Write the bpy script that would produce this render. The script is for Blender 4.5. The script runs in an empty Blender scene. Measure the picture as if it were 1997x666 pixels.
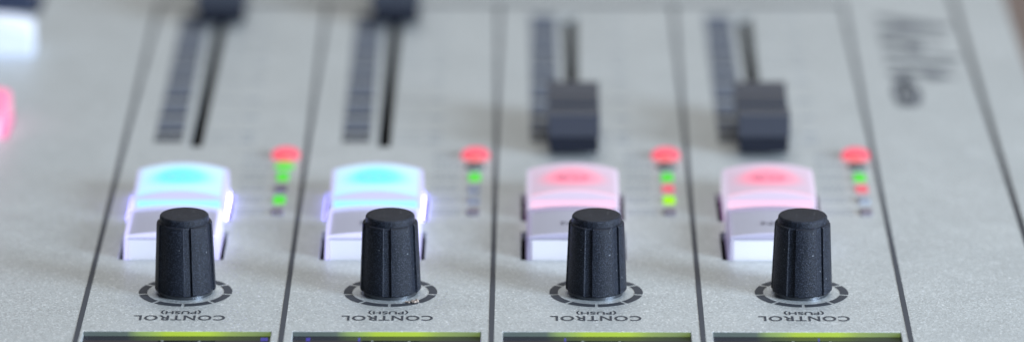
import bpy, bmesh, math, random
from mathutils import Vector, Matrix
random.seed(7)
S = bpy.context.scene
COL = S.collection
MM = 0.001

# ------------------------------------------------------------------ camera
cam = bpy.data.cameras.new('camera')
cam.sensor_width = 36.0
cam.lens = 194.69
cam.clip_start = 0.05
cam.clip_end = 50
cam.dof.use_dof = True
cam.dof.focus_distance = 1.080
cam.dof.aperture_fstop = 7.6
cam.dof.aperture_blades = 0
co = bpy.data.objects.new('camera', cam)
COL.objects.link(co)
co.location = (0, -1.0363, 0.338)
co.rotation_euler = (math.radians(90 - 16.811), 0, math.radians(0.2463))
S.camera = co

# ------------------------------------------------------------------ world: soft room light
w = bpy.data.worlds.new('World')
S.world = w
w.use_nodes = True
nt = w.node_tree
bg = nt.nodes['Background']
tc = nt.nodes.new('ShaderNodeTexCoord')
sep = nt.nodes.new('ShaderNodeSeparateXYZ')
nt.links.new(tc.outputs['Generated'], sep.inputs[0])
mr = nt.nodes.new('ShaderNodeMapRange')
mr.inputs[1].default_value = -0.8
mr.inputs[2].default_value = 0.8
nt.links.new(sep.outputs['Y'], mr.inputs[0])
ramp = nt.nodes.new('ShaderNodeValToRGB')
ramp.color_ramp.elements[0].color = (0.20, 0.27, 0.45, 1)     # window side, behind the camera
ramp.color_ramp.elements[1].color = (0.58, 0.555, 0.52, 1)     # room side, warm wall
nt.links.new(mr.outputs[0], ramp.inputs[0])
mx = nt.nodes.new('ShaderNodeMapRange')
mx.inputs[1].default_value = -0.8
mx.inputs[2].default_value = 0.7
mx.inputs[3].default_value = 0.22
mx.inputs[4].default_value = 1.15
nt.links.new(sep.outputs['X'], mx.inputs[0])
ws = nt.nodes.new('ShaderNodeVectorMath')
ws.operation = 'SCALE'
nt.links.new(ramp.outputs[0], ws.inputs[0])
nt.links.new(mx.outputs[0], ws.inputs[3])
nt.links.new(ws.outputs[0], bg.inputs[0])
bg.inputs[1].default_value = 0.60


def lamp(name, loc, target, size, power, color):
    l = bpy.data.lights.new(name, 'AREA')
    l.shape = 'RECTANGLE'
    l.size, l.size_y = size
    l.energy = power
    l.color = color
    o = bpy.data.objects.new(name, l)
    COL.objects.link(o)
    o.location = loc
    d = Vector(target) - Vector(loc)
    o.rotation_euler = d.to_track_quat('-Z', 'Y').to_euler()
    return o


lamp('window_light', (0.85, -0.75, 0.62), (0, 0.05, 0), (0.5, 0.5), 5.0, (0.80, 0.90, 1.0))
lamp('low_knob_fill', (1.05, -0.62, 0.36), (0, 0.03, 0.01), (0.42, 0.40), 33.0, (0.70, 0.83, 1.0))  # unseen lamp added low at the right to brighten the knob faces
lamp('ceiling_light', (0.1, 0.45, 1.3), (0, 0.10, 0), (1.2, 0.8), 13.0, (1.0, 0.985, 0.955))

S.view_settings.view_transform = 'Standard'
S.view_settings.look = 'None'
S.view_settings.exposure = 0
S.view_settings.gamma = 1
S.cycles.use_denoising = True
S.cycles.max_bounces = 8
S.cycles.transparent_max_bounces = 12
S.cycles.sample_clamp_indirect = 4


# ------------------------------------------------------------------ materials
class NG:
    def __init__(self, name):
        self.m = bpy.data.materials.new(name)
        self.m.use_nodes = True
        self.t = self.m.node_tree
        self.p = self.t.nodes['Principled BSDF']
        self.out = self.t.nodes['Material Output']

    def n(self, kind, **kw):
        x = self.t.nodes.new(kind)
        for k, v in kw.items():
            setattr(x, k, v)
        return x

    def l(self, a, b):
        self.t.links.new(a, b)

    def math(self, op, a, b=None, c=None):
        x = self.n('ShaderNodeMath', operation=op)
        for i, v in enumerate((a, b, c)):
            if v is None:
                continue
            if isinstance(v, (int, float)):
                x.inputs[i].default_value = v
            else:
                self.l(v, x.inputs[i])
        return x.outputs[0]

    def mix(self, f, a, b):
        x = self.n('ShaderNodeMix', data_type='RGBA')
        for i, v in ((0, f), (6, a), (7, b)):
            if isinstance(v, (int, float)):
                x.inputs[i].default_value = v
            elif isinstance(v, tuple):
                x.inputs[i].default_value = (*v, 1) if len(v) == 3 else v
            else:
                self.l(v, x.inputs[i])
        return x.outputs[2]


def plain(name, col, rough=0.5, metal=0.0, bump=0.0, bscale=3000, spec=0.5, var=0.0):
    g = NG(name)
    g.p.inputs['Base Color'].default_value = (*col, 1)
    g.p.inputs['Roughness'].default_value = rough
    g.p.inputs['Metallic'].default_value = metal
    g.p.inputs['Specular IOR Level'].default_value = spec
    c = g.n('ShaderNodeTexCoord')
    nz = g.n('ShaderNodeTexNoise')
    nz.inputs['Scale'].default_value = bscale
    nz.inputs['Detail'].default_value = 3
    g.l(c.outputs['Object'], nz.inputs['Vector'])
    if bump:
        b = g.n('ShaderNodeBump')
        b.inputs['Strength'].default_value = bump
        b.inputs['Distance'].default_value = 0.0001
        g.l(nz.outputs[0], b.inputs['Height'])
        g.l(b.outputs[0], g.p.inputs['Normal'])
    if var:
        f = g.math('MULTIPLY', nz.outputs[0], 1.0)
        cc = g.mix(f, tuple(x * (1 - var) for x in col), tuple(min(1, x * (1 + var)) for x in col))
        g.l(cc, g.p.inputs['Base Color'])
    return g.m


def panel_material():
    g = NG('silver_flake_paint')
    c = g.n('ShaderNodeTexCoord')
    v = g.n('ShaderNodeTexVoronoi')
    v.inputs['Scale'].default_value = 4600
    g.l(c.outputs['Object'], v.inputs['Vector'])
    v2 = g.n('ShaderNodeTexVoronoi')
    v2.inputs['Scale'].default_value = 3300
    g.l(c.outputs['Object'], v2.inputs['Vector'])
    # every flake leans its own way
    geo = g.n('ShaderNodeNewGeometry')
    sub = g.n('ShaderNodeVectorMath', operation='SUBTRACT')
    g.l(v.outputs['Color'], sub.inputs[0])
    sub.inputs[1].default_value = (0.5, 0.5, 0.5)
    sc = g.n('ShaderNodeVectorMath', operation='SCALE')
    g.l(sub.outputs[0], sc.inputs[0])
    sc.inputs[3].default_value = 0.27
    ad = g.n('ShaderNodeVectorMath', operation='ADD')
    g.l(sc.outputs[0], ad.inputs[0])
    g.l(geo.outputs['Normal'], ad.inputs[1])
    nm = g.n('ShaderNodeVectorMath', operation='NORMALIZE')
    g.l(ad.outputs[0], nm.inputs[0])
    g.l(nm.outputs[0], g.p.inputs['Normal'])
    big = g.n('ShaderNodeTexNoise')
    big.inputs['Scale'].default_value = 26
    big.inputs['Detail'].default_value = 4
    g.l(c.outputs['Object'], big.inputs['Vector'])
    base = g.mix(big.outputs[0], (0.445, 0.482, 0.487), (0.50, 0.53, 0.532))
    # a few bright and a few dark flakes
    s = g.n('ShaderNodeSeparateColor')
    g.l(v2.outputs['Color'], s.inputs[0])
    br = g.math('GREATER_THAN', s.outputs[0], 0.90)
    dk = g.math('LESS_THAN', s.outputs[1], 0.14)
    b2 = g.mix(g.math('MULTIPLY', br, 0.40), base, (0.86, 0.89, 0.91))
    b3 = g.mix(g.math('MULTIPLY', dk, 0.32), b2, (0.27, 0.29, 0.31))
    # loose dust and faint smears
    v4 = g.n('ShaderNodeTexVoronoi')
    v4.inputs['Scale'].default_value = 420
    g.l(c.outputs['Object'], v4.inputs['Vector'])
    s4 = g.n('ShaderNodeSeparateColor')
    g.l(v4.outputs['Color'], s4.inputs[0])
    du = g.math('MULTIPLY', g.math('LESS_THAN', v4.outputs['Distance'], 0.085), g.math('GREATER_THAN', s4.outputs[2], 0.80))
    b3 = g.mix(g.math('MULTIPLY', du, 0.8), b3, (0.85, 0.86, 0.86))
    sm = g.n('ShaderNodeTexNoise')
    sm.inputs['Scale'].default_value = 70
    sm.inputs['Detail'].default_value = 5
    sm.inputs['Distortion'].default_value = 1.2
    g.l(c.outputs['Object'], sm.inputs['Vector'])
    g.l(g.math('MULTIPLY_ADD', sm.outputs[0], 0.22, 0.31), g.p.inputs['Roughness'])
    g.l(b3, g.p.inputs['Base Color'])
    g.p.inputs['Metallic'].default_value = 0.35
    return g.m


def knob_material():
    g = NG('knob_black_plastic')
    c = g.n('ShaderNodeTexCoord')
    nz = g.n('ShaderNodeTexNoise')
    nz.inputs['Scale'].default_value = 7000
    nz.inputs['Detail'].default_value = 2
    g.l(c.outputs['Object'], nz.inputs['Vector'])
    b = g.n('ShaderNodeBump')
    b.inputs['Strength'].default_value = 1.0
    b.inputs['Distance'].default_value = 0.00012
    g.l(nz.outputs[0], b.inputs['Height'])
    g.l(b.outputs[0], g.p.inputs['Normal'])
    # dust specks
    v = g.n('ShaderNodeTexVoronoi')
    v.inputs['Scale'].default_value = 900
    g.l(c.outputs['Object'], v.inputs['Vector'])
    s = g.n('ShaderNodeSeparateColor')
    g.l(v.outputs['Color'], s.inputs[0])
    spot = g.math('MULTIPLY', g.math('LESS_THAN', v.outputs['Distance'], 0.13), g.math('GREATER_THAN', s.outputs[0], 0.86))
    v3 = g.n('ShaderNodeTexVoronoi')
    v3.inputs['Scale'].default_value = 7500
    g.l(c.outputs['Object'], v3.inputs['Vector'])
    s3 = g.n('ShaderNodeSeparateColor')
    g.l(v3.outputs['Color'], s3.inputs[0])
    grain = g.mix(g.math('GREATER_THAN', s3.outputs[0], 0.78), (0.009, 0.0115, 0.018), (0.034, 0.041, 0.060))
    g.l(g.mix(spot, grain, (0.16, 0.17, 0.19)), g.p.inputs['Base Color'])
    g.p.inputs['Roughness'].default_value = 0.38
    g.p.inputs['Specular IOR Level'].default_value = 0.20
    return g.m


def lens(name, rim, core, power, rough=0.3):
    """lit LED lens: core seen face on, rim at grazing"""
    g = NG(name)
    lw = g.n('ShaderNodeLayerWeight')
    lw.inputs[0].default_value = 0.5
    col = g.mix(lw.outputs['Facing'], core, rim)
    g.l(col, g.p.inputs['Emission Color'])
    g.p.inputs['Emission Strength'].default_value = power
    g.p.inputs['Base Color'].default_value = (*[x * 0.08 for x in rim], 1)
    g.p.inputs['Roughness'].default_value = rough
    g.p.inputs['Specular IOR Level'].default_value = 0.2
    return g.m


def shell(name, tint, clear, inner=None, spot=None, edge=None, rim=None, side=None):
    """translucent button cap. Lit caps give off light: a lamp under the middle of the top (spot), the light
    guide along the front edge (edge), the clear rim (rim) and the foot of the flanks (side)"""
    g = NG(name)
    tr = g.n('ShaderNodeBsdfTransparent')
    g.p.inputs['Base Color'].default_value = (*tint, 1)
    g.p.inputs['Roughness'].default_value = 0.22
    g.p.inputs['Specular IOR Level'].default_value = 0.5
    c = g.n('ShaderNodeTexCoord')
    s = g.n('ShaderNodeSeparateXYZ')
    g.l(c.outputs['Object'], s.inputs[0])
    ax = g.math('ABSOLUTE', s.outputs[0])

    def step(v, a, b):
        m = g.n('ShaderNodeMapRange', interpolation_type='SMOOTHSTEP')
        m.inputs[1].default_value = a
        m.inputs[2].default_value = b
        g.l(v, m.inputs[0])
        return m.outputs[0]
    rimmask = g.math('MAXIMUM', step(ax, 0.0080, 0.0091), step(s.outputs[1], 0.0160, 0.0178))
    rimmask = g.math('MAXIMUM', rimmask, g.math('MULTIPLY', step(s.outputs[2], 0.0040, 0.0046), step(s.outputs[1], 0.0010, 0.0004)))
    e = inner or (0.0, 0.0, 0.0)
    if spot:
        x = g.math('DIVIDE', s.outputs[0], 0.0086)
        y = g.math('DIVIDE', g.math('SUBTRACT', s.outputs[1], 0.0095), 0.0072)
        r = g.math('SQRT', g.math('ADD', g.math('MULTIPLY', x, x), g.math('MULTIPLY', y, y)))
        e = g.mix(step(r, 1.0, 0.35), e, spot)
    if edge:
        e = g.mix(step(s.outputs[1], 0.0022, 0.0006), e, edge)
    if rim:
        e = g.mix(rimmask, e, rim)
    if side:
        geo = g.n('ShaderNodeNewGeometry')
        sn = g.n('ShaderNodeSeparateXYZ')
        g.l(geo.outputs['True Normal'], sn.inputs[0])
        f = g.math('MULTIPLY', step(g.math('ABSOLUTE', sn.outputs[0]), 0.75, 0.9), step(s.outputs[2], 0.0016, 0.0002))
        e = g.mix(f, e, side)
    if not isinstance(e, tuple):
        g.l(e, g.p.inputs['Emission Color'])
        g.p.inputs['Emission Strength'].default_value = 1.0
    mx = g.n('ShaderNodeMixShader')
    f = g.math('MAXIMUM', rimmask, 1 - clear) if clear < 1 and rim else None
    if f is None:
        mx.inputs[0].default_value = 1 - clear
    else:
        g.l(g.math('MULTIPLY', f, 0.85 if clear > 0.2 else 1.0), mx.inputs[0])
    g.l(tr.outputs[0], mx.inputs[1])
    g.l(g.p.outputs[0], mx.inputs[2])
    g.l(mx.outputs[0], g.out.inputs[0])
    return g.m


def backlight_material():
    g = NG('green_backlight_edge')
    c = g.n('ShaderNodeTexCoord')
    s = g.n('ShaderNodeSeparateXYZ')
    g.l(c.outputs['Object'], s.inputs[0])
    r = g.n('ShaderNodeValToRGB')
    m = g.n('ShaderNodeMapRange')
    m.inputs[1].default_value = -0.018
    m.inputs[2].default_value = 0.018
    g.l(s.outputs[0], m.inputs[0])
    nz = g.n('ShaderNodeTexNoise')
    nz.inputs['Scale'].default_value = 260
    g.l(c.outputs['Object'], nz.inputs['Vector'])
    fac = g.math('ADD', m.outputs[0], g.math('MULTIPLY', g.math('SUBTRACT', nz.outputs[0], 0.5), 0.10))
    g.l(fac, r.inputs[0])
    e = r.color_ramp.elements
    e[0].position, e[0].color = 0.0, (0.055, 0.075, 0.09, 1)
    e[1].position, e[1].color = 1.0, (0.14, 0.20, 0.07, 1)
    for p, k in ((0.22, (0.07, 0.10, 0.09)), (0.34, (0.28, 0.44, 0.08)), (0.45, (0.42, 0.62, 0.0)), (0.65, (0.44, 0.66, 0.01)), (0.78, (0.28, 0.40, 0.06))):
        x = e.new(p)
        x.color = (*k, 1)
    g.l(r.outputs[0], g.p.inputs['Emission Color'])
    g.p.inputs['Emission Strength'].default_value = 0.9
    g.p.inputs['Base Color'].default_value = (0.05, 0.06, 0.05, 1)
    return g.m


def glass_material():
    g = NG('dark_display_glass')
    c = g.n('ShaderNodeTexCoord')
    v = g.n('ShaderNodeTexVoronoi')
    v.inputs['Scale'].default_value = 700
    g.l(c.outputs['Object'], v.inputs['Vector'])
    s = g.n('ShaderNodeSeparateColor')
    g.l(v.outputs['Color'], s.inputs[0])
    spot = g.math('MULTIPLY', g.math('LESS_THAN', v.outputs['Distance'], 0.22), g.math('GREATER_THAN', s.outputs[0], 0.90))
    g.l(g.mix(spot, (0.018, 0.016, 0.026), (0.25, 0.27, 0.31)), g.p.inputs['Base Color'])
    g.l(g.math('ADD', g.math('MULTIPLY', spot, 0.5), 0.06), g.p.inputs['Roughness'])
    return g.m


def desk_material():
    g = NG('brown_desk')
    c = g.n('ShaderNodeTexCoord')
    nz = g.n('ShaderNodeTexNoise')
    nz.inputs['Scale'].default_value = 9
    nz.inputs['Detail'].default_value = 6
    mp = g.n('ShaderNodeMapping')
    mp.inputs['Scale'].default_value = (1, 8, 1)
    g.l(c.outputs['Object'], mp.inputs[0])
    g.l(mp.outputs[0], nz.inputs['Vector'])
    g.l(g.mix(nz.outputs[0], (0.13, 0.095, 0.08), (0.20, 0.155, 0.135)), g.p.inputs['Base Color'])
    g.p.inputs['Roughness'].default_value = 0.5
    return g.m


M_PANEL = panel_material()
M_KNOB = knob_material()
M_PRINT = plain('dark_grey_print', (0.040, 0.046, 0.058), 0.6, bump=0.15, var=0.25, spec=0.25)
M_LINE = plain('slate_line_print', (0.050, 0.056, 0.068), 0.55, bump=0.1, var=0.2, spec=0.25)
M_SCALE = plain('mid_grey_print', (0.10, 0.118, 0.152), 0.6, var=0.12, spec=0.2)
M_TICK = plain('pale_grey_print', (0.27, 0.30, 0.33), 0.6, var=0.1)
M_BLACK = plain('matt_black', (0.004, 0.004, 0.005), 0.8, spec=0.1)
M_CAP = plain('fader_blue_black_plastic', (0.038, 0.043, 0.056), 0.36, bump=0.25, bscale=2500)
M_CORE = plain('white_core_added_glow', (0.86, 0.87, 0.90), 0.45, var=0.03)
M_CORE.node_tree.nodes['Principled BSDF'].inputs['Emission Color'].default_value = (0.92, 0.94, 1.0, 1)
M_CORE.node_tree.nodes['Principled BSDF'].inputs['Emission Strength'].default_value = 0.34  # glow put in to brighten the front; the core holds no lamp
M_WHITE = plain('white_plastic', (0.86, 0.87, 0.90), 0.45, var=0.03)
M_COLLAR = plain('satin_metal', (0.11, 0.12, 0.135), 0.35, metal=0.9, bump=0.3)
M_GLASS = glass_material()
M_BACK = backlight_material()
M_DESK = desk_material()
M_DUST = plain('beige_fluff', (0.33, 0.27, 0.23), 0.9, bump=0.6)
M_LEGEND = plain('grey_legend', (0.05, 0.05, 0.075), 0.6)
M_LEGEND_R = plain('dark_red_legend', (0.42, 0.13, 0.20), 0.6)
M_CLEAR = shell('clear_cap', (0.40, 0.39, 0.47), 0.60, rim=(0.10, 0.08, 0.16))  # faint rim emission painted in as light caught in the clear edge
M_CLEAR_B = shell('clear_cap_rim_glow', (0.45, 0.45, 0.56), 0.58, rim=(0.46, 0.44, 0.80))  # lavender rim glow painted in for light leaking from the lit button
M_CYAN = shell('lit_cap_cyan', (0.10, 0.10, 0.14), 0.02, (0.52, 0.86, 0.96), (0.10, 0.86, 0.97), (0.30, 0.92, 0.95), (0.54, 0.54, 0.92), (6.0, 5.4, 20.0))
M_PINK = shell('lit_cap_pink', (0.20, 0.16, 0.20), 0.10, (0.52, 0.41, 0.52), (1.0, 0.19, 0.29), (1.0, 0.50, 0.66), (0.54, 0.48, 0.62), (0.30, 0.12, 0.34))
M_RED_LED = lens('red_led', (1.0, 0.08, 0.22), (1.0, 0.16, 0.16), 1.05)
M_RED2 = lens('red_small_led', (1.0, 0.18, 0.26), (1.0, 0.20, 0.24), 0.8)
M_GREEN = lens('green_led', (0.05, 0.70, 0.10), (0.14, 0.88, 0.0), 0.95)
M_LIME = lens('lime_led', (0.30, 0.92, 0.02), (0.50, 1.0, 0.0), 0.95)
M_OFF_G = plain('unlit_green_led', (0.035, 0.075, 0.07), 0.25)
M_OFF = plain('unlit_smoked_led', (0.19, 0.17, 0.20), 0.3)
M_OFF_P = plain('unlit_grey_led', (0.27, 0.30, 0.35), 0.35)
M_MARK = lens('violet_pixels', (0.12, 0.10, 0.75), (0.16, 0.12, 0.8), 0.4)

# ------------------------------------------------------------------ mesh helpers (all sizes in millimetres)
WORLD = {}


def mesh(name, bm, mats, smooth=None):
    bmesh.ops.recalc_face_normals(bm, faces=bm.faces)
    bmesh.ops.scale(bm, vec=(MM, MM, MM), verts=bm.verts)
    me = bpy.data.meshes.new(name)
    bm.to_mesh(me)
    bm.free()
    for m in (mats if isinstance(mats, (list, tuple)) else [mats]):
        me.materials.append(m)
    if smooth is not None:
        for p in me.polygons:
            p.use_smooth = True
        me.set_sharp_from_angle(angle=math.radians(smooth))
    return me


def put(name, me, loc=(0, 0, 0), parent=None, rotz=0.0, label=None, bevel=0.0, mat=None):
    """link one object at a place given in mm, as a part of its parent"""
    o = bpy.data.objects.new(name, me)
    COL.objects.link(o)
    wl = Vector(loc) * MM
    WORLD[o] = wl
    if parent:
        o.parent = parent
        o.location = wl - WORLD[parent]
    else:
        o.location = wl
    if rotz:
        o.rotation_euler = (0, 0, rotz)
    if label:
        o['label'] = label
    if mat:
        o.material_slots[0].link = 'OBJECT'
        o.material_slots[0].material = mat
    if bevel:
        b = o.modifiers.new('bevel', 'BEVEL')
        b.width = bevel * MM
        b.segments = 3
        b.limit_method = 'ANGLE'
        b.angle_limit = math.radians(40)
        b.harden_normals = False
    return o


def quad(bm, x0, y0, x1, y1, z, mi=0):
    f = bm.faces.new([bm.verts.new(p) for p in ((x0, y0, z), (x1, y0, z), (x1, y1, z), (x0, y1, z))])
    f.material_index = mi
    return f


def poly(bm, pts, z, mi=0):
    f = bm.faces.new([bm.verts.new((x, y, z)) for x, y in pts])
    f.material_index = mi
    return f


def box(bm, x0, y0, z0, x1, y1, z1, mi=0):
    v = [bm.verts.new(p) for p in ((x0, y0, z0), (x1, y0, z0), (x1, y1, z0), (x0, y1, z0), (x0, y0, z1), (x1, y0, z1), (x1, y1, z1), (x0, y1, z1))]
    for q in ((0, 3, 2, 1), (4, 5, 6, 7), (0, 1, 5, 4), (1, 2, 6, 5), (2, 3, 7, 6), (3, 0, 4, 7)):
        bm.faces.new([v[i] for i in q]).material_index = mi


def rings(bm, rows, close_top=True, close_bottom=True):
    """rows: list of closed rings of points -> skin"""
    vr = [[bm.verts.new(p) for p in r] for r in rows]
    n = len(vr[0])
    for a, b in zip(vr, vr[1:]):
        for i in range(n):
            bm.faces.new((a[i], a[(i + 1) % n], b[(i + 1) % n], b[i]))
    if close_bottom:
        bm.faces.new(vr[0][::-1])
    if close_top:
        bm.faces.new(vr[-1])


def circle(r, z, n=40, sx=1, sy=1):
    return [(r * sx * math.sin(2 * math.pi * i / n), -r * sy * math.cos(2 * math.pi * i / n), z) for i in range(n)]


def text_mesh(name, s, size, mat, sx=1.0, bold=0.0, shear=0.0, spacing=1.0, depth=0.02):
    cu = bpy.data.curves.new(name, 'FONT')
    cu.body = s
    cu.size = 1.0
    cu.align_x = 'CENTER'
    cu.align_y = 'CENTER'
    cu.offset = bold
    cu.shear = shear
    cu.space_character = spacing
    cu.resolution_u = 6
    o = bpy.data.objects.new(name, cu)
    COL.objects.link(o)
    dg = bpy.context.evaluated_depsgraph_get()
    me = bpy.data.meshes.new_from_object(o.evaluated_get(dg))
    bpy.data.objects.remove(o)
    bpy.data.curves.remove(cu)
    me.transform(Matrix.Diagonal((size * sx * MM, size * MM, MM, 1)))
    me.name = name
    me.materials.clear()
    me.materials.append(mat)
    return me


def text_width(me):
    xs = [v.co.x for v in me.vertices]
    return (max(xs) - min(xs)) / MM, min(xs) / MM, max(xs) / MM


# ------------------------------------------------------------------ the setting: the desk the console stands on
bm = bmesh.new()
box(bm, -900, -700, -84, 1100, 1500, -64)
desk = put('desk_surface', mesh('desk_surface', bm, M_DESK))
desk['label'] = 'brown desk top showing past the right edge of the console'
desk['kind'] = 'structure'

# ------------------------------------------------------------------ the console
console = bpy.data.objects.new('mixing_console', None)
COL.objects.link(console)
console.empty_display_size = 0.05
console.location = Vector((-45, 100, -64)) * MM
WORLD[console] = Vector((-45, 100, -64)) * MM
console['label'] = 'silver audio mixing console with black knobs, lit buttons and sliding faders on a brown desk'
console['category'] = 'mixing console'

CH = [-68.7, -28.35, 12.1, 52.5]            # knob axis of each channel
DIV = [-88.0, -48.65, -8.3, 32.35, 72.15]   # printed lines between channels

# holes in the faceplate
holes = []
for x in CH:
    holes.append((x - 14.9, 20.9, x + 6.3, 39.8))        # near button
    holes.append((x - 14.9, 47.0, x + 6.3, 66.4))        # far button
    holes.append((x - 5.4, 100.2, x - 2.6, 214.2 if x < -20 else 206.2))       # fader slot
    holes.append((x - 18.2, -70.0, x + 18.0, -24.2))     # display window
xL = -118.6
holes += [(-133.9, 105.8, -113.6, 125.2), (-133.5, 171.6, -113.3, 180.2), (-137.0, 208.0, -115.4, 228.0)]
X0, X1, Y0, Y1 = -215.0, 103.0, -150.0, 330.0
xs = sorted({X0, X1, *[h[0] for h in holes], *[h[2] for h in holes]})
ys = sorted({Y0, Y1, *[h[1] for h in holes], *[h[3] for h in holes]})
bm = bmesh.new()
V = {}


def gv(i, j, z=0.0):
    k = (i, j, z)
    if k not in V:
        V[k] = bm.verts.new((xs[i], ys[j], z))
    return V[k]


def solid(i, j):
    if i < 0 or j < 0 or i >= len(xs) - 1 or j >= len(ys) - 1:
        return False
    cx, cy = (xs[i] + xs[i + 1]) / 2, (ys[j] + ys[j + 1]) / 2
    return not any(h[0] < cx < h[2] and h[1] < cy < h[3] for h in holes)


T = -1.6
for i in range(len(xs) - 1):
    for j in range(len(ys) - 1):
        if not solid(i, j):
            continue
        bm.faces.new((gv(i, j), gv(i + 1, j), gv(i + 1, j + 1), gv(i, j + 1)))
        bm.faces.new((gv(i, j, T), gv(i, j + 1, T), gv(i + 1, j + 1, T), gv(i + 1, j, T)))
        for (di, dj, a, b) in ((-1, 0, (i, j + 1), (i, j)), (1, 0, (i + 1, j), (i + 1, j + 1)), (0, -1, (i, j), (i + 1, j)), (0, 1, (i + 1, j + 1), (i, j + 1))):
            if not solid(i + di, j + dj):
                bm.faces.new((gv(*a), gv(*a, T), gv(*b, T), gv(*b)))
put('faceplate', mesh('faceplate', bm, M_PANEL), (0, 0, 0), console, bevel=0.12)

bm = bmesh.new()
box(bm, X0 + 1, Y0 + 1, -63.9, X1 - 0.5, Y1 - 1, -4.0)
put('chassis', mesh('chassis', bm, M_BLACK), (0, 0, 0), console)

# end cheek at the right, its seam leaning a little as in the picture
bm = bmesh.new()
top = [(101.6, -150), (110.9, -150), (109.9, 330), (97.6, 330)]
zt, zb = 0.35, -63.9
vt = [bm.verts.new((x, y, zt)) for x, y in top]
vb = [bm.verts.new((x, y, zb)) for x, y in top]
# lower edge tucks under beyond the faceplate edge
bm.faces.new(vt)
bm.faces.new(vb[::-1])
for i in range(4):
    bm.faces.new((vt[i], vb[i], vb[(i + 1) % 4], vt[(i + 1) % 4]))
bm.verts.ensure_lookup_table()
put('end_cheek', mesh('end_cheek', bm, M_PANEL), (0, 0, 0), console, bevel=0.25)

# printed lines
for x in DIV:
    bm = bmesh.new()
    quad(bm, x - 0.52, -150, x + 0.52, 216, 0.05)
    put('divider_line', mesh('divider_line', bm, M_LINE), (0, 0, 0), console)
bm = bmesh.new()
poly(bm, [(100.5, -149), (101.58, -149), (97.62, 329), (96.5, 329)], 0.05)
put('divider_line', mesh('divider_line', bm, M_LINE), (0, 0, 0), console)
bm = bmesh.new()
quad(bm, DIV[0] - 0.52, 216.2, DIV[4] + 0.52, 219.5, 0.05)
put('cross_line', mesh('cross_line', bm, M_LINE), (0, 0, 0), console)


# ---- knob: tapered, six broad faces with saw-tooth flutes between, stepped round top
def knob_mesh():
    bm = bmesh.new()

    def ring(R, z, d):
        pts = []
        for k in range(6):
            a0 = math.radians(60 * k)
            for t in range(9):                        # broad face
                a = a0 + math.radians(43.5) * t / 8
                pts.append((R * math.sin(a), -R * math.cos(a), z))
            for t, q in ((0.12, 0.5), (0.6, 0.78), (1.0, 1.0)):   # flute: drops in, deepens, then steps out again
                a = a0 + math.radians(43.5 + 15.6 * t)
                r = R - d * q
                pts.append((r * math.sin(a), -r * math.cos(a), z))
        return pts
    rows = [ring(5.2, 0.75, 0.0), ring(5.86, 0.80, 0.30), ring(6.02, 1.05, 0.44), ring(5.98, 1.8, 0.44)]
    for t in range(1, 7):
        z = 1.8 + (14.2 - 1.8) * t / 6
        rows.append(ring(5.98 + (5.46 - 5.98) * t / 6, z, 0.44))
    rows += [ring(5.40, 14.45, 0.34), ring(5.24, 14.62, 0.25), ring(5.02, 14.66, 0.18), ring(4.90, 14.72, 0.0), ring(4.86, 14.95, 0.0), ring(4.84, 15.45, 0.0),
             ring(4.77, 15.78, 0.0), ring(4.58, 16.0, 0.0), ring(4.30, 16.08, 0.0), ring(2.0, 16.1, 0)]
    rings(bm, rows)
    return mesh('knob', bm, M_KNOB, smooth=28)


def collar_mesh():
    bm = bmesh.new()
    rings(bm, [circle(5.35, 0.02), circle(5.35, 0.6), circle(5.1, 0.74), circle(3.5, 0.76)])
    return mesh('collar', bm, M_COLLAR, smooth=40)


def ring_mesh():
    bm = bmesh.new()
    for k in range(9):
        a0, a1 = math.radians(40 * k + 2.0), math.radians(40 * k + 38.0)
        n = 10
        prev = None
        for t in range(n + 1):
            a = a0 + (a1 - a0) * t / n
            cur = [bm.verts.new((r * math.sin(a), -r * math.cos(a), 0)) for r in (7.55, 9.2)]
            if prev:
                bm.faces.new((prev[0], cur[0], cur[1], prev[1]))
            prev = cur
    return mesh('scale_ring', bm, M_PRINT)


KNOB, COLLAR, RING = knob_mesh(), collar_mesh(), ring_mesh()
CONTROL = text_mesh('control_lettering', 'CONTROL', 4.15, M_PRINT, sx=1.0, bold=0.02, spacing=1.12)
wd = text_width(CONTROL)[0]
CONTROL.transform(Matrix.Diagonal((17.7 / wd, 1, 1, 1)))
PUSH = text_mesh('push_lettering', '(PUSH)', 2.5, M_PRINT, bold=0.02, spacing=1.05)
wd = text_width(PUSH)[0]
PUSH.transform(Matrix.Diagonal((7.8 / wd, 1, 1, 1)))
FLUTE = [17.0, 3.0, -8.4, -16.0]           # where the flute faces, degrees right of front
for x, ang in zip(CH, FLUTE):
    k = put('knob', KNOB, (x, 0, 0), console, rotz=math.radians(ang), bevel=0.11)
    k.modifiers[0].harden_normals = True
    k.modifiers[0].angle_limit = math.radians(28)
    k.modifiers[0].segments = 2
    c = put('collar', COLLAR, (x, 0, 0), k)
    put('scale_ring', RING, (x, 0, 0.05), console)
    put('lettering', PUSH, (x - 0.1, -12.85, 0.05), console, rotz=math.pi)
    put('lettering', CONTROL, (x - 0.15, -16.05, 0.05), console, rotz=math.pi)


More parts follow.
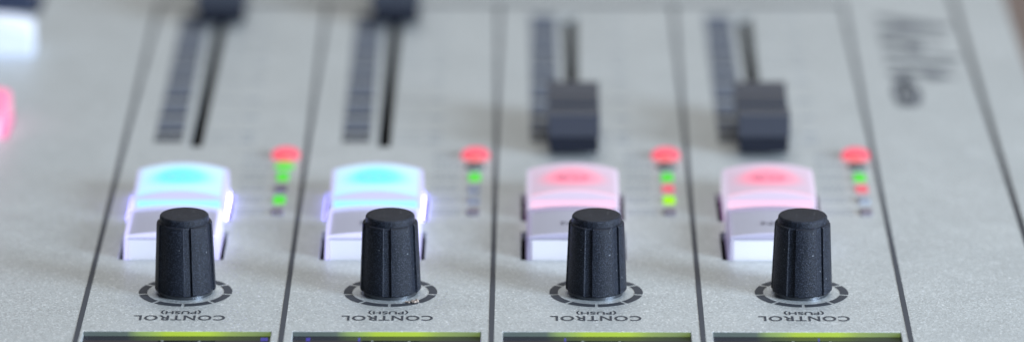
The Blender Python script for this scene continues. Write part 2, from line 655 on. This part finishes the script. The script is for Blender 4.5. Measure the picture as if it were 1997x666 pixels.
# ---- push buttons: clear arched cap over a white core; origin at the middle of the front foot
def cap_mesh(h, hb=0.95, arch=1.5):
    bm = bmesh.new()
    n = 14
    fr, bk = [], []
    D = 18.3
    for y, lst, hh in ((0.25, fr, h), (D - 0.2, bk, h + hb)):
        lst.append(bm.verts.new((-9.65, 0 if y < 5 else D, -1.4)))
        for t in range(n + 1):
            x = -9.4 + 18.8 * t / n
            z = hh + arch * (1 - (x / 9.4) ** 2)
            lst.append(bm.verts.new((x, y, z)))
        lst.append(bm.verts.new((9.65, 0 if y < 5 else D, -1.4)))
    bm.faces.new(fr)
    bm.faces.new(bk[::-1])
    N = len(fr)
    for i in range(N):
        bm.faces.new((fr[i], bk[i], bk[(i + 1) % N], fr[(i + 1) % N]))
    return mesh('push_button', bm, M_CLEAR)


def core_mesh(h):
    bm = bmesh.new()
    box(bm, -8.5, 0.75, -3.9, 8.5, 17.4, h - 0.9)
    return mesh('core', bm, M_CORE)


CAP = cap_mesh(4.7)
CAP_NEAR = cap_mesh(4.8, 0.4, 0.8)
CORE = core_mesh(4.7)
bm = bmesh.new()
prev = None
for t in range(13):                      # card bowed like the cap above it
    x = -8.55 + 17.1 * t / 12
    z = 4.1 + 0.7 * (1 - (x / 9.4) ** 2)
    cur = [bm.verts.new(p) for p in ((x, 0.9, 3.8), (x, 0.9, z), (x, 17.5, z + 0.3), (x, 17.5, 3.8))]
    if prev:
        for q in range(4):
            bm.faces.new((prev[q], cur[q], cur[(q + 1) % 4], prev[(q + 1) % 4]))
    else:
        bm.faces.new(cur)
    prev = cur
bm.faces.new(prev[::-1])
INSERT = mesh('label_insert', bm, plain('grey_label_card', (0.50, 0.50, 0.56), 0.6))
LEG_N = text_mesh('legend', 'ON', 3.4, M_LEGEND, bold=0.02)
LEG_F = text_mesh('legend', 'CUE', 3.4, M_LEGEND_R, bold=0.02)


def button(x, y, mat, legend=None, label=None, lmat=None):
    b = put('push_button', CAP_NEAR if legend is LEG_N else CAP, (x, y, 0), console, label=label, bevel=0.55, mat=mat)
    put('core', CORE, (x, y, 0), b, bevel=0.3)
    put('label_insert', INSERT, (x, y, 0), b)
    if legend:
        put('legend', legend, (x, y + 8.7, 6.75 if legend is LEG_F else 5.05), b, rotz=math.pi, mat=lmat)
    return b


for i, x in enumerate(CH):
    lit = M_CYAN if i < 2 else M_PINK
    button(x - 4.25, 21.0, M_CLEAR_B if i < 2 else M_CLEAR, LEG_N, 'clear unlit push button with a white core')
    button(x - 4.25, 47.1, lit, LEG_F, 'push button glowing cyan and lavender' if i < 2 else 'push button glowing pink',
           M_LEGEND_R if i > 1 else plain('pale_blue_legend', (0.3, 0.75, 0.8), 0.5))
M_PINK2 = shell('lit_cap_hot_pink', (0.2, 0.1, 0.15), 0.02, (1.0, 0.18, 0.36), (1.0, 0.3, 0.45), (1.0, 0.7, 0.95), (1.0, 0.2, 0.4), (0.9, 0.15, 0.4))
M_WHITE_L = shell('lit_cap_white', (0.8, 0.85, 0.95), 0.02, (0.6, 0.66, 0.8))
M_DARKB = shell('dark_blue_cap', (0.03, 0.04, 0.075), 0.0)
button(-123.6, 106.0, M_PINK2, None, 'push button glowing hot pink')
wb = button(-123.3, 172.0, M_WHITE_L, None, 'push button glowing white')
wb.scale = (1, 0.42, 1.15)
button(-126.0, 208.6, M_DARKB, None, 'dark blue push button')


# ---- faders
def fader_cap_mesh():
    bm = bmesh.new()
    # side profile (y, z), from the front foot round to the back foot
    prof = [(0.6, 4.5), (0.0, 4.7), (0.3, 9.3), (0.9, 9.8), (2.4, 9.9), (2.45, 9.55), (3.2, 9.4), (3.25, 9.75), (5.6, 9.2), (5.65, 8.85), (6.4, 8.7), (6.45, 9.0), (8.8, 8.5), (8.85, 8.15), (9.6, 8.05), (9.65, 8.35), (12.0, 8.05), (12.5, 8.05), (12.55, 8.8), (13.45, 8.8), (13.5, 8.05), (14.0, 8.05),
            (18.5, 8.7), (23.6, 9.9), (25.1, 9.8), (25.7, 9.3), (26.0, 4.7), (25.4, 4.5)]
    L = [bm.verts.new((-5.5, y, z)) for y, z in prof]
    R = [bm.verts.new((5.5, y, z)) for y, z in prof]
    bm.faces.new(L)
    bm.faces.new(R[::-1])
    n = len(prof)
    for i in range(n):
        bm.faces.new((L[i], R[i], R[(i + 1) % n], L[(i + 1) % n]))
    return mesh('fader_cap', bm, M_CAP)


def shade_skirt_mesh():
    bm = bmesh.new()
    box(bm, -5.2, 0.5, 1.2, 5.2, 25.5, 4.6)  # recessed foot coloured near black to stand in for shadow under the cap
    return mesh('shade_skirt', bm, plain('skirt_shade_black', (0.010, 0.012, 0.020), 0.6, spec=0.2))


def stem_mesh():
    bm = bmesh.new()
    box(bm, -0.7, 9.0, -3.9, 0.7, 17.0, 4.5)
    return mesh('stem', bm, M_BLACK)


def scale_mesh():
    """printed wedge of level blocks left of the slot, darker at every mark"""
    bm = bmesh.new()
    marks = [103.4, 109.6, 122.2, 135.6, 150.5, 163.3, 174.2, 189.5, 207.5]

    def xr(y):
        return -7.0 - 0.1 * (y - 103.4) / 104
    for i, (a, b) in enumerate(zip(marks, marks[1:])):
        e = 3.8 if i == 0 else 2.8
        g = 0.0 if i == 7 else 1.3            # bare panel between one block and the next mark
        poly(bm, [(-13.1, a + e), (xr(a + e), a + e), (xr(b - g), b - g), (-13.1, b - g)], 0, 0)
        poly(bm, [(-13.1, a), (xr(a), a), (xr(a + e), a + e), (-13.1, a + e)], 0, 1)
    return mesh('level_scale', bm, [M_SCALE, M_PRINT])


def tick_mesh():
    bm = bmesh.new()
    for y in (104.0, 109.8, 122.4, 135.8, 150.7, 163.5, 174.4, 189.7, 206.0):
        quad(bm, -1.6, y - 0.35, 4.2, y + 0.35, 0)
        quad(bm, 5.4, y - 1.0, 8.2, y + 1.0, 0)
    return mesh('tick_marks', bm, M_TICK)


SHADE_SKIRT = shade_skirt_mesh()
FCAP, STEM, SCALE, TICK = fader_cap_mesh(), stem_mesh(), scale_mesh(), tick_mesh()
for i, x in enumerate(CH):
    put('level_scale', SCALE, (x, 0, 0.05), console)
    put('tick_marks', TICK, (x, 0, 0.05), console)
    y = 196.0 if i < 2 else 91.9
    f = put('fader_cap', FCAP, (x - 3.8, y, 0), console, bevel=0.35)
    put('shade_skirt', SHADE_SKIRT, (x - 3.8, y, 0), f)
    put('stem', STEM, (x - 4.0, y, 0), f)
    bm = bmesh.new()
    bx0, bx1 = -1.6, 1.6
    # black liner under the slot
    box(bm, bx0, 100.0, -3.95, bx1, 215.0 if i < 2 else 206.4, -3.4)
    put('fader_track', mesh('fader_track', bm, M_BLACK), (x - 4.0, 0, 0), console)


# ---- indicator lights
def dome(R, h, sx=1.0, sy=1.0):
    bm = bmesh.new()
    rows = [circle(R, -1.2, 32, sx, sy), circle(R, 0.35 * h, 32, sx, sy)]
    for t in range(1, 6):
        a = math.pi / 2 * t / 6
        rows.append(circle(R * math.cos(a), 0.35 * h + 0.65 * h * math.sin(a), 32, sx, sy))
    rings(bm, rows)
    return mesh('indicator_light', bm, M_OFF, smooth=50)


def rect_led():
    bm = bmesh.new()
    box(bm, -1.25, -2.0, -1.2, 1.25, 2.0, 0.7)
    return mesh('indicator_light', bm, M_OFF)


BIG, FLAT, RECT = dome(2.95, 2.0), dome(2.1, 0.8), rect_led()
STATE = [
    [M_RED_LED, M_GREEN, M_GREEN, M_OFF, M_GREEN, M_OFF],
    [M_RED_LED, M_OFF_G, M_GREEN, M_OFF_P, M_OFF_P, M_OFF],
    [M_RED_LED, M_OFF_G, M_GREEN, M_RED2, M_LIME, M_OFF],
    [M_RED_LED, M_OFF_G, M_GREEN, M_RED2, M_OFF_P, M_OFF],
]
WORDS = {M_RED_LED: 'round indicator light glowing red', M_GREEN: 'indicator light glowing green', M_RED2: 'small indicator light glowing red',
         M_LIME: 'small indicator light glowing lime green', M_OFF: 'small unlit smoky indicator light', M_OFF_P: 'small unlit grey indicator light',
         M_OFF_G: 'round unlit dark green indicator light'}
for i, x in enumerate(CH):
    for j, m in enumerate(STATE[i]):
        y = [92.6, 85.2, 77.2, 69.0, 60.9, 52.7][j]
        if j < 2:
            put('indicator_light', BIG if j == 0 else FLAT, (x + 15.75, y, 0), console, label=WORDS[m], mat=m)
        else:
            put('indicator_light', RECT, (x + 15.75, y, 0), console, label=WORDS[m], bevel=0.35, mat=m)
    # short printed legends beside the lights, far too soft in the picture to read
    bm = bmesh.new()
    rnd = random.Random(3)
    for y in (93.5, 86.4, 78.2, 70.0, 61.8, 53.4):
        for dy in (1.3, -1.3):
            xx = 7.0
            while xx < 12.2:
                l = rnd.uniform(0.5, 1.0)
                quad(bm, xx, y + dy - 0.7, xx + l, y + dy + 0.7, 0)
                xx += l + rnd.uniform(0.35, 0.5)
    put('legend_marks', mesh('legend_marks', bm, M_TICK), (x, 0, 0.05), console)

# ---- displays: dark glass sunk in its window, the lit edge of the panel showing along the far side
for i, x in enumerate(CH):
    bm = bmesh.new()
    box(bm, -18.1, -69.9, -1.5, 17.9, -24.35, -0.95)
    d = put('display', mesh('display', bm, M_GLASS), (x, 0, 0), console)
    bm = bmesh.new()
    box(bm, -18.05, -24.55, -0.92, 17.85, -24.22, -0.10)
    put('backlight_edge', mesh('backlight_edge', bm, M_BACK), (x, 0, 0), d)
    marks = {0: [(16.0, 1.4)], 1: [(-15.6, 0.8), (-5.6, 0.45)], 2: [(-6.4, 0.35)], 3: [(2.0, 0.3)]}[i]
    for mx, mw in marks:
        bm = bmesh.new()
        quad(bm, mx, -27.4, mx + mw, -25.4, -0.93)
        put('screen_mark', mesh('screen_mark', bm, M_MARK), (x, 0, 0), d)

# ---- name along the right edge, letters stand towards the right, read towards the camera
LOGO = [('A', 198.5, 17.0, 15.0), ('i', 186.5, 15.0, 3.2), ('r', 180.0, 9.5, 7.0), ('l', 172.6, 17.0, 3.0), ('i', 166.0, 15.5, 3.2), ('t', 157.0, 16.5, 8.0), ('e', 141.0, 6.6, 22.0)]
parts = []
bm = bmesh.new()
for ch, y, h, wdt in LOGO:
    me = text_mesh('letter', ch, 10.0, M_PRINT, bold=0.065 if ch != 'e' else 0.03)
    vx = [v.co.x for v in me.vertices]
    vy = [v.co.y for v in me.vertices]
    ax, bx_ = min(vx), max(vx)
    ay, by_ = min(vy), max(vy)
    for v in me.vertices:
        u = ((v.co.x - ax) / (bx_ - ax) - 0.5) * wdt
        t = (v.co.y - ay) / (by_ - ay) * h
        u += 0.22 * t
        # up -> +x, reading direction -> -y
        v.co = (79.0 + t, y - u + 1.8, 0)
    bm.from_mesh(me)
logo = put('name_lettering', mesh('name_lettering', bm, plain('faded_grey_print', (0.105, 0.115, 0.13), 0.6, spec=0.2)), (0, 0, 0.05), console)

# ---- crumb of fluff at the foot of the second knob
bm = bmesh.new()
rnd = random.Random(11)
for k in range(9):
    r = rnd.uniform(0.18, 0.42)
    m4 = Matrix.Translation((rnd.uniform(-1.1, 1.1), rnd.uniform(-0.4, 0.4), r * 0.7)) @ Matrix.Rotation(rnd.uniform(0, 3), 4, 'Z') @ Matrix.Diagonal((1.5, 0.9, 0.75, 1))
    bmesh.ops.create_icosphere(bm, subdivisions=2, radius=r, matrix=m4)
for v in bm.verts:
    v.co += Vector((rnd.uniform(-.05, .05), rnd.uniform(-.05, .05), rnd.uniform(-.03, .05)))
crumb = put('crumb', mesh('crumb', bm, M_DUST, smooth=60), (CH[1] + 4.3, -6.6, 0.06))
crumb['label'] = 'tiny beige crumb at the foot of the second knob from the left'
crumb['category'] = 'crumb'
